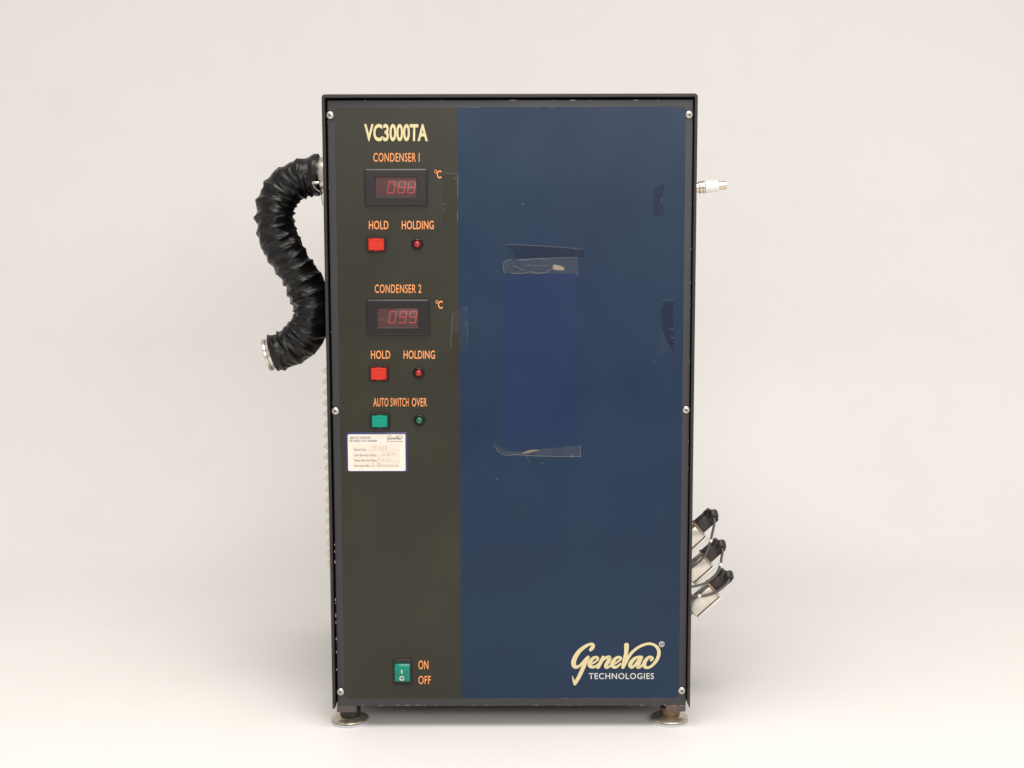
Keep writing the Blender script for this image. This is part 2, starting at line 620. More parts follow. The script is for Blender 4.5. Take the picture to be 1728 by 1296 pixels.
# printed overlay
ov = prect(566, 181, 1158, 1178)
oxl = (P(567, 185).x + P(580, 1175).x) / 2
oxr = (P(1157.5, 185).x + P(1145, 1170).x) / 2
Y_OV = -0.0005
overlay = rings('printed_overlay', (oxl, ov[1], oxr, ov[3]), [(0, 0.0001), (0, Y_OV + 0.0001), (0.0001, Y_OV)], M_overlay, panel, radius=0.004)
Y1 = Y_OV - 0.00025       # print lies a hair above the overlay

# lettering
WT = 0.028
text('model_lettering', 'VC3000TA', 614.5, 209, 722, 238.5, M_cream, panel, Y1, 0.03)
text('condenser_lettering', 'CONDENSER I', 630, 258, 708, 273, M_orange, panel, Y1, 0.006, space=1.1)
text('condenser_lettering', 'CONDENSER 2', 632.5, 480, 711, 494.5, M_orange, panel, Y1, 0.006, space=1.1)
for (a, b, c, d) in ((622.5, 372.5, 655.5, 387), (626, 591.5, 658.5, 605.5)):
    text('hold_lettering', 'HOLD', a, b, c, d, M_orange, panel, Y1, 0.012, space=1.05)
for (a, b, c, d) in ((678, 372.5, 732, 387), (681, 591.5, 734, 605.5)):
    text('holding_lettering', 'HOLDING', a, b, c, d, M_orange, panel, Y1, 0.012, space=1.05)
for (a, b) in ((733, 286.5), (735, 506.5)):
    text('degree_lettering', 'o', a, b, a + 4.6, b + 6, M_orange, panel, Y1, 0.0)
    text('degree_lettering', 'C', a + 4.2, b + 1, a + 12, b + 14.5, M_orange, panel, Y1, 0.02)
text('auto_lettering', 'AUTO', 630, 671.5, 655.5, 686, M_orange, panel, Y1, 0.008, space=1.06)
text('switch_lettering', 'SWITCH', 659, 671.5, 689.5, 686, M_orange, panel, Y1, 0.006, space=1.08)
text('over_lettering', 'OVER', 695, 671.5, 720.5, 686, M_orange, panel, Y1, 0.008, space=1.06)
text('on_lettering', 'ON', 706, 1114.5, 723, 1129.5, M_orange, panel, Y1, 0.012, space=1.05)
text('off_lettering', 'OFF', 706, 1140.5, 727, 1154.5, M_orange, panel, Y1, 0.01, space=1.06)
text('technologies_lettering', 'TECHNOLOGIES', 993.5, 1135.8, 1103.5, 1146, M_white, panel, Y1, 0.01, space=1.12)

# script logo, brush strokes
B = 1152
LOGO = [
    [(600, 310, 78), (650, 245, 92), (655, 190, 84), (590, 172, 66), (470, 228, 80), (340, 330, 96), (240, 465, 110),
     (188, 600, 116), (200, 695, 110), (255, 732, 80), (335, 695, 62), (420, 610, 66), (500, 520, 70), (545, 478, 58)],
    [(543, 490, 72), (475, 620, 92), (400, 790, 98), (320, 960, 94), (255, 1075, 84), (220, 1138, 74)],
    [(217, 1132, 78), (186, 1050, 50), (155, 950, 14)],
    [(645, 645, 46), (725, 592, 46), (778, 530, 60), (745, 488, 60), (665, 512, 74), (592, 600, 96), (578, 685, 100),
     (640, 728, 78), (720, 712, 60), (785, 655, 42)],
    [(905, 492, 82), (862, 580, 94), (805, 690, 90), (778, 740, 76)],
    [(825, 660, 40), (900, 562, 56), (1000, 492, 72), (1056, 500, 90), (1040, 570, 94), (980, 670, 92), (968, 728, 80),
     (1015, 738, 60), (1085, 690, 46)],
    [(30 + B, 652, 46), (110 + B, 600, 44), (182 + B, 530, 60), (155 + B, 488, 60), (70 + B, 510, 72), (0 + B, 590, 94),
     (-28 + B, 678, 100), (20 + B, 732, 76), (95 + B, 718, 62), (175 + B, 650, 46)],
    [(320 + B, 198, 118), (318 + B, 300, 106), (302 + B, 430, 92), (270 + B, 560, 92), (240 + B, 680, 86), (228 + B, 740, 70)],
    [(240 + B, 735, 70), (310 + B, 600, 78), (400 + B, 440, 74), (520 + B, 312, 68), (680 + B, 212, 64), (860 + B, 162, 64),
     (1000 + B, 196, 68), (1088 + B, 290, 80), (1108 + B, 395, 86), (1078 + B, 515, 84), (1010 + B, 622, 74),
     (920 + B, 708, 64), (830 + B, 748, 62), (765 + B, 725, 80)],
    [(690 + B, 490, 68), (600 + B, 488, 66), (505 + B, 532, 80), (430 + B, 625, 96), (408 + B, 692, 96), (445 + B, 735, 74),
     (515 + B, 690, 58), (600 + B, 572, 58), (670 + B, 502, 78)],
    [(680 + B, 492, 84), (632 + B, 600, 94), (590 + B, 690, 94), (602 + B, 740, 74), (660 + B, 718, 58), (705 + B, 665, 42)],
    [(915 + B, 560, 66), (952 + B, 515, 68), (890 + B, 482, 62), (805 + B, 540, 82), (752 + B, 640, 98), (762 + B, 715, 94),
     (825 + B, 745, 66)],
]


def logo(name, ox, oy, sc, wsc, m, parent, y):
    st = [[(ox + u * sc, oy + v * sc, w * sc * wsc) for u, v, w in s] for s in LOGO]
    v, f = ribbon(st, y)
    return mesh_obj(name, v, f, m, parent)


logo('script_logo', 955, 1075, 1 / 14.4, 1.0, M_cream, panel, Y1)
reg = []
for k in range(25):
    a = 2 * PI * k / 24
    reg.append((1116.6 + 4.2 * math.cos(a), 1087.1 + 4.2 * math.sin(a), 1.2))
v, f = ribbon([reg, [(1115.3, 1089.4, .9), (1115.3, 1085.0, .9), (1117.4, 1085.0, .9), (1117.6, 1086.8, .9), (1115.4, 1087.2, .9)],
               [(1116.4, 1087.2, .9), (1118, 1089.4, .9)]], Y1, k=2)
mesh_obj('registered_mark', v, f, M_white, panel)


# panel screws
def screw(px, py, ang):
    c = P(px, py)
    r = 0.0047
    prof = [(0.0, r), (0.0006, r), (0.0013, r * 0.9), (0.0020, r * 0.66), (0.0024, r * 0.36), (0.0025, 0.0001)]
    s = lathe('screw', c + Vector((0, Y_OV, 0)), (0, -1, 0), prof, M_screw, unit, n=28, deg=50)
    vs, fs = [], []
    for k in range(2):
        a = ang + k * PI / 2
        d1 = Vector((math.cos(a), 0, math.sin(a)))
        d2 = Vector((-math.sin(a), 0, math.cos(a)))
        y = Y_OV - 0.00235 - 0.0002 - k * 0.00005
        b = len(vs)
        for q in (-1, 1):
            for t in (-1, 1):
                vs.append(c + d1 * (q * 0.0023) + d2 * (q * t * 0.00055) + Vector((0, y, 0)))
        fs.append((b, b + 1, b + 2, b + 3))
    mesh_obj('cross_recess', vs, fs, M_recess, s)


for (px, py, a) in ((557, 194.5, 0.9), (1163, 193.5, 0.4), (566, 693.5, 0.9), (1158, 691.5, 0.5), (574.7, 1167, 0.75), (1150.5, 1165, 0.7)):
    screw(px, py, a)

# temperature displays
SEG = {'0': 'abcdef', '8': 'abcdefg', '9': 'abcdfg', '-': 'g'}


def digit(ch, x0, y0, x1, y1, m, parent, y):
    sl = (y1 - y0) * 0.14
    lean = lambda px, py: (px + sl * ((y1 - py) / (y1 - y0)) - sl * 0.5, py)
    ym = (y0 + y1) / 2
    L = {'a': ((x0, y0), (x1, y0)), 'b': ((x1, y0), (x1, ym)), 'c': ((x1, ym), (x1, y1)), 'd': ((x0, y1), (x1, y1)),
         'e': ((x0, ym), (x0, y1)), 'f': ((x0, y0), (x0, ym)), 'g': ((x0, ym), (x1, ym))}
    st = []
    for s in SEG[ch]:
        (a, b), (c, d) = L[s]
        g = 0.7
        dx, dy = (c - a), (d - b)
        ln = math.hypot(dx, dy)
        a, b, c, d = a + dx / ln * g, b + dy / ln * g, c - dx / ln * g, d - dy / ln * g
        p, q = lean(a, b), lean(c, d)
        st.append([(p[0], p[1], 1.8), (q[0], q[1], 1.8)])
    v, f = ribbon(st, y)
    mesh_obj('digit', v, f, m, parent)


def display(x0, y0, x1, y1, win, digs, label):
    r = prect(x0, y0, x1, y1, -0.004)
    w = prect(*win, -0.004)
    # bezel: outer wall, chamfer, flat face, then the reveal down to the window
    verts, faces = [], []
    seq = [(r, 0, Y_OV + 0.0002), (r, 0, -0.0036), (r, 0.0015, -0.0046), (w, -0.0004, -0.0046), (w, 0.0, -0.0042), (w, 0.0, -0.0018)]
    nn = 3
    cnt = 4 * nn
    for rect, ins, y in seq:
        for (a, b) in rr(rect[0] + ins, rect[1] + ins, rect[2] - ins, rect[3] - ins, 0.0006, nn):
            verts.append((a, y, b))
    for k in range(len(seq) - 1):
        for i in range(cnt):
            j = (i + 1) % cnt
            faces.append((k * cnt + i, k * cnt + j, (k + 1) * cnt + j, (k + 1) * cnt + i))
    d = mesh_obj('temperature_display', verts, faces, M_black, unit)
    d['label'] = label
    autosmooth(d, 25)
    rings('filter', w, [(0.0, -0.0017), (0.0, -0.0020)], M_window, d, radius=0.0006)
    for ch, a, b, c, e_, mm in digs:
        digit(ch, a, b, c, e_, mm, d, -0.0023)
    rings('pane', w, [(0.0002, -0.0026), (0.0002, -0.0034), (0.0010, -0.0039)], M_pane, d, radius=0.0006)
    return d


display(615.5, 285, 721, 346.5, (633, 298.5, 703.5, 332.5),
        [('-', 635.5, 309, 642, 328, M_digitd), ('0', 655, 306.5, 665.5, 325.5, M_digit), ('8', 672.5, 306.5, 683, 325.5, M_digit), ('8', 689, 306.5, 700, 325.5, M_digit)],
        'black framed red digital temperature readout under the CONDENSER I heading')
display(619, 505.5, 724, 565.5, (636, 519.5, 706, 553),
        [('-', 639, 530, 646.5, 549, M_digitd), ('0', 657.5, 525.5, 667.5, 544.5, M_digit), ('9', 674.5, 525.5, 685, 544.5, M_digit), ('9', 691.5, 525.5, 702.5, 544.5, M_digit)],
        'black framed red digital temperature readout under the CONDENSER 2 heading')


# push buttons
def button(x0, y0, x1, y1, m, mh, label):
    r = prect(x0, y0, x1, y1, -0.004)
    h = rings('push_button', r, [(0, Y_OV + 0.0002), (0, -0.0035), (0.0004, -0.004), (0.0014, -0.004), (0.0015, -0.0025)], mh, unit, radius=0.0008)
    h['label'] = label
    ci = 0.0024
    rings('button_cap', r, [(ci, -0.0022), (ci, -0.0058), (ci + 0.0004, -0.0064), (ci + 0.0011, -0.0066), (ci + 0.0014, -0.0062)], m, h, radius=0.0028)
    xm, hw = (r[0] + r[2]) / 2, 0.0032
    for z0, z1 in ((r[3] - 0.0030, r[3] - 0.0018), (r[1] + 0.0018, r[1] + 0.0030)):
        box('cap_tab', (xm - hw, -0.0057, z0), (xm + hw, -0.003, z1), m, h, bevel=0.0002)


button(618.5, 399.5, 651.5, 425.5, M_red, M_redh, 'red push button below the upper HOLD lettering')
button(623, 617.5, 655.5, 643.5, M_red, M_redh, 'red push button below the lower HOLD lettering')
button(624.5, 698, 657, 723.5, M_green, M_greenh, 'green push button for auto switch over')


# indicator lamps
def lamp(px, py, m, label):
    c = P(px, py, -0.002)
    c.y = Y_OV
    b = lathe('indicator_lamp', c, (0, -1, 0), [(0, 0.0072), (0.0012, 0.0072), (0.0026, 0.0062), (0.0029, 0.0054), (0.0022, 0.0048), (0.001, 0.0046)],
              M_ring, unit, n=32, deg=40)
    b['label'] = label
    pr = [(0.0005, 0.0043), (0.0030, 0.0043)]
    for k in range(1, 8):
        a = PI / 2 * k / 7
        pr.append((0.0030 + 0.0034 * math.sin(a), 0.0043 * math.cos(a)))
    lathe('lens', c, (0, -1, 0), pr, m, b, n=28, deg=60)


lamp(704, 412, M_lensr, 'small red lamp below the upper HOLDING lettering')
lamp(706.5, 629.5, M_lensr, 'small red lamp below the lower HOLDING lettering')
lamp(707.7, 709.3, M_lensg, 'small green lamp below AUTO SWITCH OVER')

# rocker switch
r = prect(663, 1112.5, 695.5, 1157, -0.002)
sw = rings('rocker_switch', r, [(0, Y_OV + 0.0002), (0, -0.0018), (0.0007, -0.0028), (0.0022, -0.0028), (0.0024, -0.0010)], M_black, unit, radius=0.0028)
sw['label'] = 'green rocker power switch beside the ON and OFF lettering'
rk = prect(666.3, 1121, 691.7, 1150, -0.004)
zz = lambda py: P(680, py, -0.004).z
prof = [(zz(1150.3), -0.0012), (zz(1149.6), -0.0048), (zz(1129.4), -0.0030), (zz(1121.5), -0.0068), (zz(1120.3), -0.0012)]
prof = [(zz(1150.3), -0.0012), (zz(1149.8), -0.0040), (zz(1140), -0.0046), (zz(1129.3), -0.0074), (zz(1121.2), -0.0028), (zz(1120.6), -0.0012)]
vs, fs = [], []
for z, y in prof:
    vs += [(rk[0], y, z), (rk[2], y, z)]
for i in range(len(prof) - 1):
    fs.append((2 * i, 2 * i + 1, 2 * i + 3, 2 * i + 2))
fs += [tuple(range(0, 2 * len(prof), 2)), tuple(range(1, 2 * len(prof), 2))]
M_rocker = mat('green_rocker', lin(0, 128, 108), 0.16, spec=0.4, var=0.03, vscale=100)
rkr = mesh_obj('rocker', vs, fs, M_rocker, sw)
bm = bmesh.new()
bm.from_mesh(rkr.data)
bmesh.ops.bevel(bm, geom=bm.edges[:], offset=0.0005, segments=2, affect='EDGES', profile=0.5)
bm.to_mesh(rkr.data)
bm.free()
autosmooth(rkr, 25)
v, f = ribbon([[(677.8, 1130.9, 2.0), (678.1, 1136, 2.0)]], -0.0077)
mesh_obj('on_mark', v, f, M_white, sw)
ring_ = [(678 + 3.1 * math.cos(2 * PI * k / 20), 1144.8 + 3.1 * math.sin(2 * PI * k / 20), 1.9) for k in range(21)]
v, f = ribbon([ring_], -0.0052, k=2)
mesh_obj('off_mark', v, f, M_white, sw)

# service label in its blue holder film
r = prect(584.5, 729.3, 687.5, 796.3)
sl = rings('service_label', r, [(0, Y_OV + 0.0001), (0, Y_OV - 0.0005), (0.0004, Y_OV - 0.0007)], M_blue, unit, radius=0.0024)
sl['label'] = 'white service support card with printed form in blue film below the green button'
r = prect(587.4, 732.6, 684.3, 794.3)
yc = Y_OV - 0.0010
rings('card', r, [(0, Y_OV - 0.0006), (0, yc)], M_card, sl, radius=0.0017)
yt = yc - 0.00015
r = prect(596, 749, 674.5, 787.5)
rings('form_field', r, [(0, yc + 0.0001), (0, yt)], M_card2, sl, radius=0.0003)
yt2 = yt - 0.0001
text('label_lettering', 'SERVICE SUPPORT', 590, 736.8, 626.5, 741, M_ink, sl, yt2, 0.004)
text('label_lettering', '00 44(0)1473 243000', 590, 742.3, 636, 746.8, M_ink, sl, yt2, 0.004)
for s, a, b, c, d in (('Serial No:', 597.3, 756.6, 618, 760.6), ('Last Service Date:', 597.3, 765.8, 635, 770), ('Next Service Date:', 597.8, 774.6, 636, 778.8), ('Serviced By:', 598, 784, 624, 788.6)):
    text('label_lettering', s, a, b, c, d, M_ink, sl, yt2, 0.006)
st = [[(617, 759.8, .7), (673, 759.8, .7)], [(634, 769, .7), (673, 769, .7)], [(636, 778.2, .7), (673, 778, .7)], [(623, 787.2, .7), (673, 787, .7)]]
v, f = ribbon(st, yt2)
mesh_obj('form_rule', v, f, M_rule, sl)
st = [[(632, 753, .8), (629.5, 753.6, .8), (629.3, 757.5, .8), (631.5, 758, .8)], [(634, 753, .8), (633.6, 758, .8)], [(633.8, 753, .8), (636.5, 752.7, .8)],
      [(639, 758, .8), (640.8, 753, .8), (642, 758, .8)], [(644.5, 754, .8), (646.5, 753, .8), (646, 756, .8), (644, 758.2, .8), (647, 758, .8)],
      [(650, 753.6, .8), (652.5, 753, .8), (652, 756, .8), (649.5, 758, .8), (653, 757.8, .8)],
      [(647, 763, .8), (645.5, 768, .8)], [(650, 763.5, .8), (650, 768, .8)], [(653, 764, .8), (655, 764, .8), (653.5, 767.6, .8), (656, 767.4, .8)], [(658.5, 761, .8), (656.8, 769, .8)],
      [(661, 763.5, .8), (662.5, 765, .8), (661, 767, .8)], [(665, 764, .8), (664.5, 767.5, .8), (666, 764, .8)],
      [(638.5, 772.5, .8), (637.5, 777, .8)], [(638.5, 772.8, .8), (641, 773, .8)], [(643, 775, .8), (645, 777, .8), (647, 774.5, .8), (649, 777, .8)], [(653, 773, .8), (652.5, 777, .8)], [(656, 774, .8), (658, 775.5, .8), (656.5, 777, .8)],
      [(630, 781.5, .8), (628.5, 783.5, .8), (630.5, 785, .8), (628, 786.5, .8)], [(636, 782, .8), (640, 781.8, .8), (641.5, 784, .8), (638, 786.6, .8)], [(638.5, 781.5, .8), (637.5, 787, .8)],
      [(643, 784.5, .8), (645, 786, .8), (648, 784.2, .8), (650, 786, .8), (653, 784.4, .8), (655, 786, .8), (658, 784.2, .8), (661, 786, .8), (664, 784.6, .8), (667, 786, .8)],
      [(672, 782, .8), (669.5, 784, .8), (671, 786, .8)]]
v, f = ribbon(st, yt2, k=4)
mesh_obj('handwriting', v, f, M_pencil, sl)
logo('small_logo', 651.3, 732.4, 28.5 / 2330, 0.55, M_inkd, sl, yt2)
v, f = ribbon([[(658, 744.9, .8), (679.5, 744.9, .8)]], yt2)
mesh_obj('logo_rule', v, f, M_ink, sl)

# ------------------------------------------------------------------ tape remains and scars on the overlay
YT = Y_OV - 0.00012


def wobble(pts, amp=0.5, k=3):
    out = []
    for i, (a, b) in enumerate(pts):
        c, d = pts[(i + 1) % len(pts)]
        for j in range(k):
            t = j / k
            out.append((a + (c - a) * t + random.uniform(-amp, amp) * (j > 0), b + (d - b) * t + random.uniform(-amp, amp) * (j > 0)))
    return out


flat('tape_remnant', wobble([(746.5, 293.5), (771, 292), (772, 373.5), (746.5, 374)], 0.3), YT, M_tapeo, panel)
flat('tape_remnant', wobble([(763, 531), (772, 524), (790, 521), (789.5, 592), (761, 591)], 0.5), YT, M_tapefaint, panel)
flat('tape_remnant', wobble([(761.5, 566), (775, 562), (779, 590), (761, 591)], 0.4), YT - 0.00004, M_tapeo, panel)
flat('tape_remnant', wobble([(851, 413), (912, 415.5), (985.5, 420.3), (987, 433), (930, 436), (896, 437), (868, 435.5), (866, 424)], 0.6), YT, M_taped, panel)
flat('tape_remnant', wobble([(849, 446), (854, 438), (872, 437.5), (895, 436.5), (935, 434.5), (975, 434.5), (976, 461), (930, 461.5), (884, 462), (853, 461), (848.5, 453)], 0.4), YT - 0.00006, M_tapeclear, panel)
flat('tape_remnant', wobble([(835, 750), (846, 765), (870, 769.5), (930, 770.5), (980, 771), (979.5, 752), (952, 753.5), (925, 756), (890, 763), (855, 761)], 0.5), YT - 0.00003, M_tapeclear, panel)
flat('tape_remnant', wobble([(1103, 318), (1122, 311), (1118, 336), (1121, 366), (1101.5, 363), (1102, 345)], 0.6), YT, M_taped, panel)
flat('tape_remnant', wobble([(1120, 508), (1137, 506.5), (1136.5, 594), (1127, 580), (1117, 556), (1117, 540), (1115, 527)], 0.7), YT, M_taped, panel)
flat('tape_remnant', wobble([(1117, 556), (1127, 580), (1134, 592), (1112, 600), (1113, 575)], 0.7), YT - 0.00002, M_tapefaint, panel)
# pale lifted edges
ed = [[(772.3, 294, .9), (772.5, 312, 1.0), (772.2, 332, .8)], [(771.8, 357, .9), (772.3, 373, 1.1)], [(746, 344, .7), (752, 343.6, .8)],
      [(747, 358, .5), (751.5, 352, .8)], [(748, 293.5, .5), (765, 292.3, .6), (771, 292.5, .7)], [(766, 299, .7), (769, 302, .8), (771, 303, .6)],
      [(763.7, 529, .6), (761.5, 560, .6), (760.5, 590, .6)], [(786, 543, .5), (787, 548, .5)], [(788.5, 546, .4), (789, 570, .4)],
      [(852, 412.8, .6), (880, 413.2, .6), (912, 414.8, .7), (950, 417.6, .6), (985, 420.6, .6)], [(971.5, 420.5, 1.2), (972, 421.3, 1.2)],
      [(873, 438.6, 1.1), (885, 438.4, 1.6), (900, 436.6, 1.0), (915, 436.4, 1.0), (926, 436.8, 1.0)], [(930, 435.5, .7), (950, 434.4, .7), (974, 434.4, .6)],
      [(849, 446, .8), (853, 440, .9), (862, 438, .6)], [(849, 447, .7), (849.5, 455, .8), (853, 461, 1.0)],
      [(864, 461.5, .9), (884, 461, 1.0), (895, 458.5, 1.0), (903, 461, 1.2), (914, 460.5, 1.1), (927, 458.8, .9)], [(866, 450.5, 1.2), (868, 449, 1.0), (876, 453, .8), (884, 457, .8)],
      [(882, 447.5, .6), (900, 447.8, .6), (926, 448, .6)], [(924, 456.5, .8), (932, 454, .8)], [(974.5, 459, 1.0), (975, 465, .8)], [(985.8, 449.8, 1.2), (986.2, 450.3, 1.2)],
      [(836, 748.5, 1.6), (836.6, 748.8, 1.6)], [(834, 752, .6), (839, 759, .8), (845, 765, 1.0), (858, 768.5, .9), (872, 766.5, 1.0), (890, 768.5, .9), (930, 770, .8), (980, 770.5, .9)],
      [(979.5, 770, 1.2), (979, 752, .7)], [(888.5, 769, .8), (889, 774, .8)], [(891.5, 777, .7), (893, 780, .7)], [(914, 782.5, .9), (917.5, 783, .9)], [(964.8, 767, 1.1), (965, 772, 1.1)],
      [(1117, 335, .9), (1115.5, 342, .9)], [(1118.5, 506.8, .6), (1126, 506.5, .5), (1136, 506.5, .5)], [(1131, 555, .9), (1136.5, 555.2, .9)], [(1132, 569.8, .8), (1136.5, 570, .8)],
      [(1105, 607, .9), (1106.5, 610, .9)], [(881, 344.8, 1.1), (883.5, 345, 1.1)], [(838.6, 808, 1.6), (839.2, 808.3, 1.6)], [(780.5, 519.5, 1.3), (781, 519.7, 1.3)], [(786, 520, 1.8), (786.6, 520.3, 1.8)],
      [(651.2, 1118, .7), (651.5, 1119, .7)], [(915, 844, .5), (918, 846, .5)], [(838, 1053, .6), (842, 1054, .6)]]
v, f = ribbon(ed, YT - 0.0001, k=4)
mesh_obj('tape_edge', v, f, M_tapeedge, panel, kind='stuff')
flat('glue_spot', [(933, 447.5), (936, 446.7), (945, 448.2), (951, 451), (953, 453.5), (950, 456), (944, 456.2), (933, 454.8)], YT - 0.00012, M_glue, panel)
M_glue2 = mat('glue_smear', lin(150, 140, 120), 0.5, alpha=0.6)
flat('glue_spot', [(879, 765), (890, 760.5), (896, 759), (905, 758.6), (911, 760.5), (902, 761.5), (896, 763.5), (888, 765)], YT - 0.00012, M_glue2, panel)

# ------------------------------------------------------------------ paint chips on the tray and cover edges
vs, fs = [], []


def chip(px, py, w, h, y=-0.0003):
    b = len(vs)
    k = 7
    for i in range(k):
        a = 2 * PI * i / k
        q = random.uniform(0.6, 1.0)
        vs.append(P(px + w / 2 * q * math.cos(a), py + h / 2 * q * math.sin(a), y))
    fs.append(tuple(range(b, b + k)))


for (px, w) in ((616, 4), (745, 3), (866, 17), (934, 2), (967, 15), (996, 3), (1074, 11), (1111, 3)):
    chip(px, 169.2, w, 1.1)
for px, w in ((643, 9), (612, 5), (672, 8), (687, 12), (705, 9), (716, 5), (735, 4), (760, 3), (800, 4), (822, 5), (858, 3), (905, 6), (941, 4), (960, 4), (978, 3), (1030, 3), (1064, 4), (1083, 7), (1103, 3), (1122, 5), (1138, 4), (1150, 6)):
    chip(px, 1190.2 + random.uniform(-0.3, 0.3), w, 1.3)
for py, h in ((919, 4), (931, 6), (948, 8), (1012, 7), (1018, 4), (1038, 10), (1050, 5), (1078, 6), (1100, 5), (1130, 4)):
    px = 551.8 + (568.5 - 551.8) * (py - 168) / (1191 - 168)
    chip(px + 0.7, py, 1.6, h)
for py in (345, 420, 477, 503, 516, 610, 745, 790):
    px = 1170 - (1170 - 1157.2) * (py - 168) / (1191 - 168)
    chip(px - 1.0, py, 1.2, random.uniform(1.5, 4))
for py in (206, 316, 480, 560, 680):
    px = 551.8 + (568.5 - 551.8) * (py - 168) / (1191 - 168)
    chip(px + 1, py, 1.1, 2)
for i in range(26):      # worn line along the overlay's upper and lower edge
    px = random.uniform(575, 1150)
    chip(px, 180.6, random.uniform(4, 16), 0.3)
for i in range(22):
    px = random.uniform(585, 1140)
    chip(px, 1178.3, random.uniform(4, 18), 0.3)
mesh_obj('paint_chips', vs, fs, M_chip, panel, kind='stuff')


# ------------------------------------------------------------------ levelling feet
def foot(x, y, mnut, label=None, br=None):
    ft = lathe('levelling_foot', (x, y, 0.0), (0, 0, 1), [(0, 0.0222), (0.0004, 0.0236), (0.0022, 0.0238), (0.0030, 0.0230)], M_rubber, unit, n=48)
    if label:
        ft['label'] = label
    lathe('gasket_or_gap', (x, y, 0.0028), (0, 0, 1), [(0, 0.0226), (0.0014, 0.0232)], M_gapshade, ft, n=48)  # dark disc standing in for the shaded gap between rubber and plate
    lathe('foot_plate', (x, y, 0.0042), (0, 0, 1), [(0, 0.0238), (0.0008, 0.0241), (0.0018, 0.0236), (0.0024, 0.0215), (0.0026, 0.016), (0.0032, 0.0135), (0.0036, 0.013)], M_plate, ft, n=48, deg=40)
    lathe('nut', (x + 0.0005, y + 0.001, 0.0078), (0, 0, 1), [(0, 0.0126), (0.0012, 0.0132), (0.0110, 0.0132), (0.0122, 0.0126)], mnut, ft, n=10 if mnut is M_brass else 32)
    if br:
        box('bracket', br[0], br[1], M_rust, ft, bevel=0.0005)


zb_ = pbot
fx = P(590.5, 1213, 0.022).x
gx = P(1130.0, 1213, 0.022).x
b0 = P(568.5, 1195, 0.0).x
b1 = P(601, 1195, 0.0).x
foot(fx, 0.0235, M_nutd, 'front foot with dark nut and rust-marked bracket', ((b0, 0.0003, 0.0206), (b1, 0.046, pbot + 0.001)))
b0 = P(1124, 1195, 0.0).x
b1 = P(1157, 1195, 0.0).x
foot(gx, 0.0235, M_brass, 'front foot with dull brass nut', ((b0, 0.0003, 0.0206), (b1, 0.046, pbot + 0.001)))
for x in (fx, gx):
    foot(x, D - 0.035, M_nutd, None, ((x - 0.012, D - 0.056, 0.0206), (x + 0.012, D - 0.012, ZB + 0.005)))

# ------------------------------------------------------------------ louvred vent on the hose side
vent = box('vent_panel', (-W2 - 0.0012, 0.018, P(555, 965, 0.02).z), (-W2 + 0.0002, 0.30, P(553, 612, 0.02).z), M_vent, unit, bevel=0.0003)
pitch_px = (953 - 625.6) / 18
hz = None
for k in range(19):
    py = 625.6 + pitch_px * k
    c = P(551, py, 0.025)
    h = 0.0066
    tip = 0.0098 - 0.0012 * k / 18
    sec = [(-W2 - 0.0010, c.z + h), (-W2 - tip * 0.45, c.z + h * 0.50), (-W2 - tip * 0.93, c.z + h * 0.10), (-W2 - tip, c.z - h * 0.05),
           (-W2 - tip * 0.9, c.z - h * 0.20), (-W2 - tip * 0.4, c.z - h * 0.62), (-W2 - 0.0010, c.z - h)]
    vs = [(a, y, b) for y in (0.022, 0.296) for a, b in sec]
    m_ = len(sec)
    fs = [(i, (i + 1) % m_, m_ + (i + 1) % m_, m_ + i) for i in range(m_)] + [tuple(range(m_)), tuple(range(m_, 2 * m_))]
    autosmooth(mesh_obj('louvre', vs, fs, M_vent, vent), 50)

# ------------------------------------------------------------------ hose port and rubber hose
HY = 0.075
pc = P(541, 295, HY)
lathe('hose_port', (-W2 + 0.002, HY, pc.z), (-1, 0, 0), [(0, 0.0275), (0.0035, 0.0275), (0.0045, 0.0268), (0.0046, 0.0225), (0.018, 0.0220), (0.021, 0.0205)], M_steel, unit, n=40)

hose = thing('vacuum_hose', 'wrinkled black rubber hose curling down beside the cabinet to an open steel flange', 'hose',
             (0, 0, 0))
spine_px = [(539, 295), (522, 297), (505, 301.5), (490, 310), (477, 321.5), (468, 337), (463.5, 357), (465.5, 384), (476, 415), (493.5, 445),
            (510, 472), (521, 497), (526.5, 523), (524, 546), (514, 566), (499, 580), (482, 590), (461, 596.5)]
spine = catmull([P(a, b, HY) for a, b in spine_px], 40)
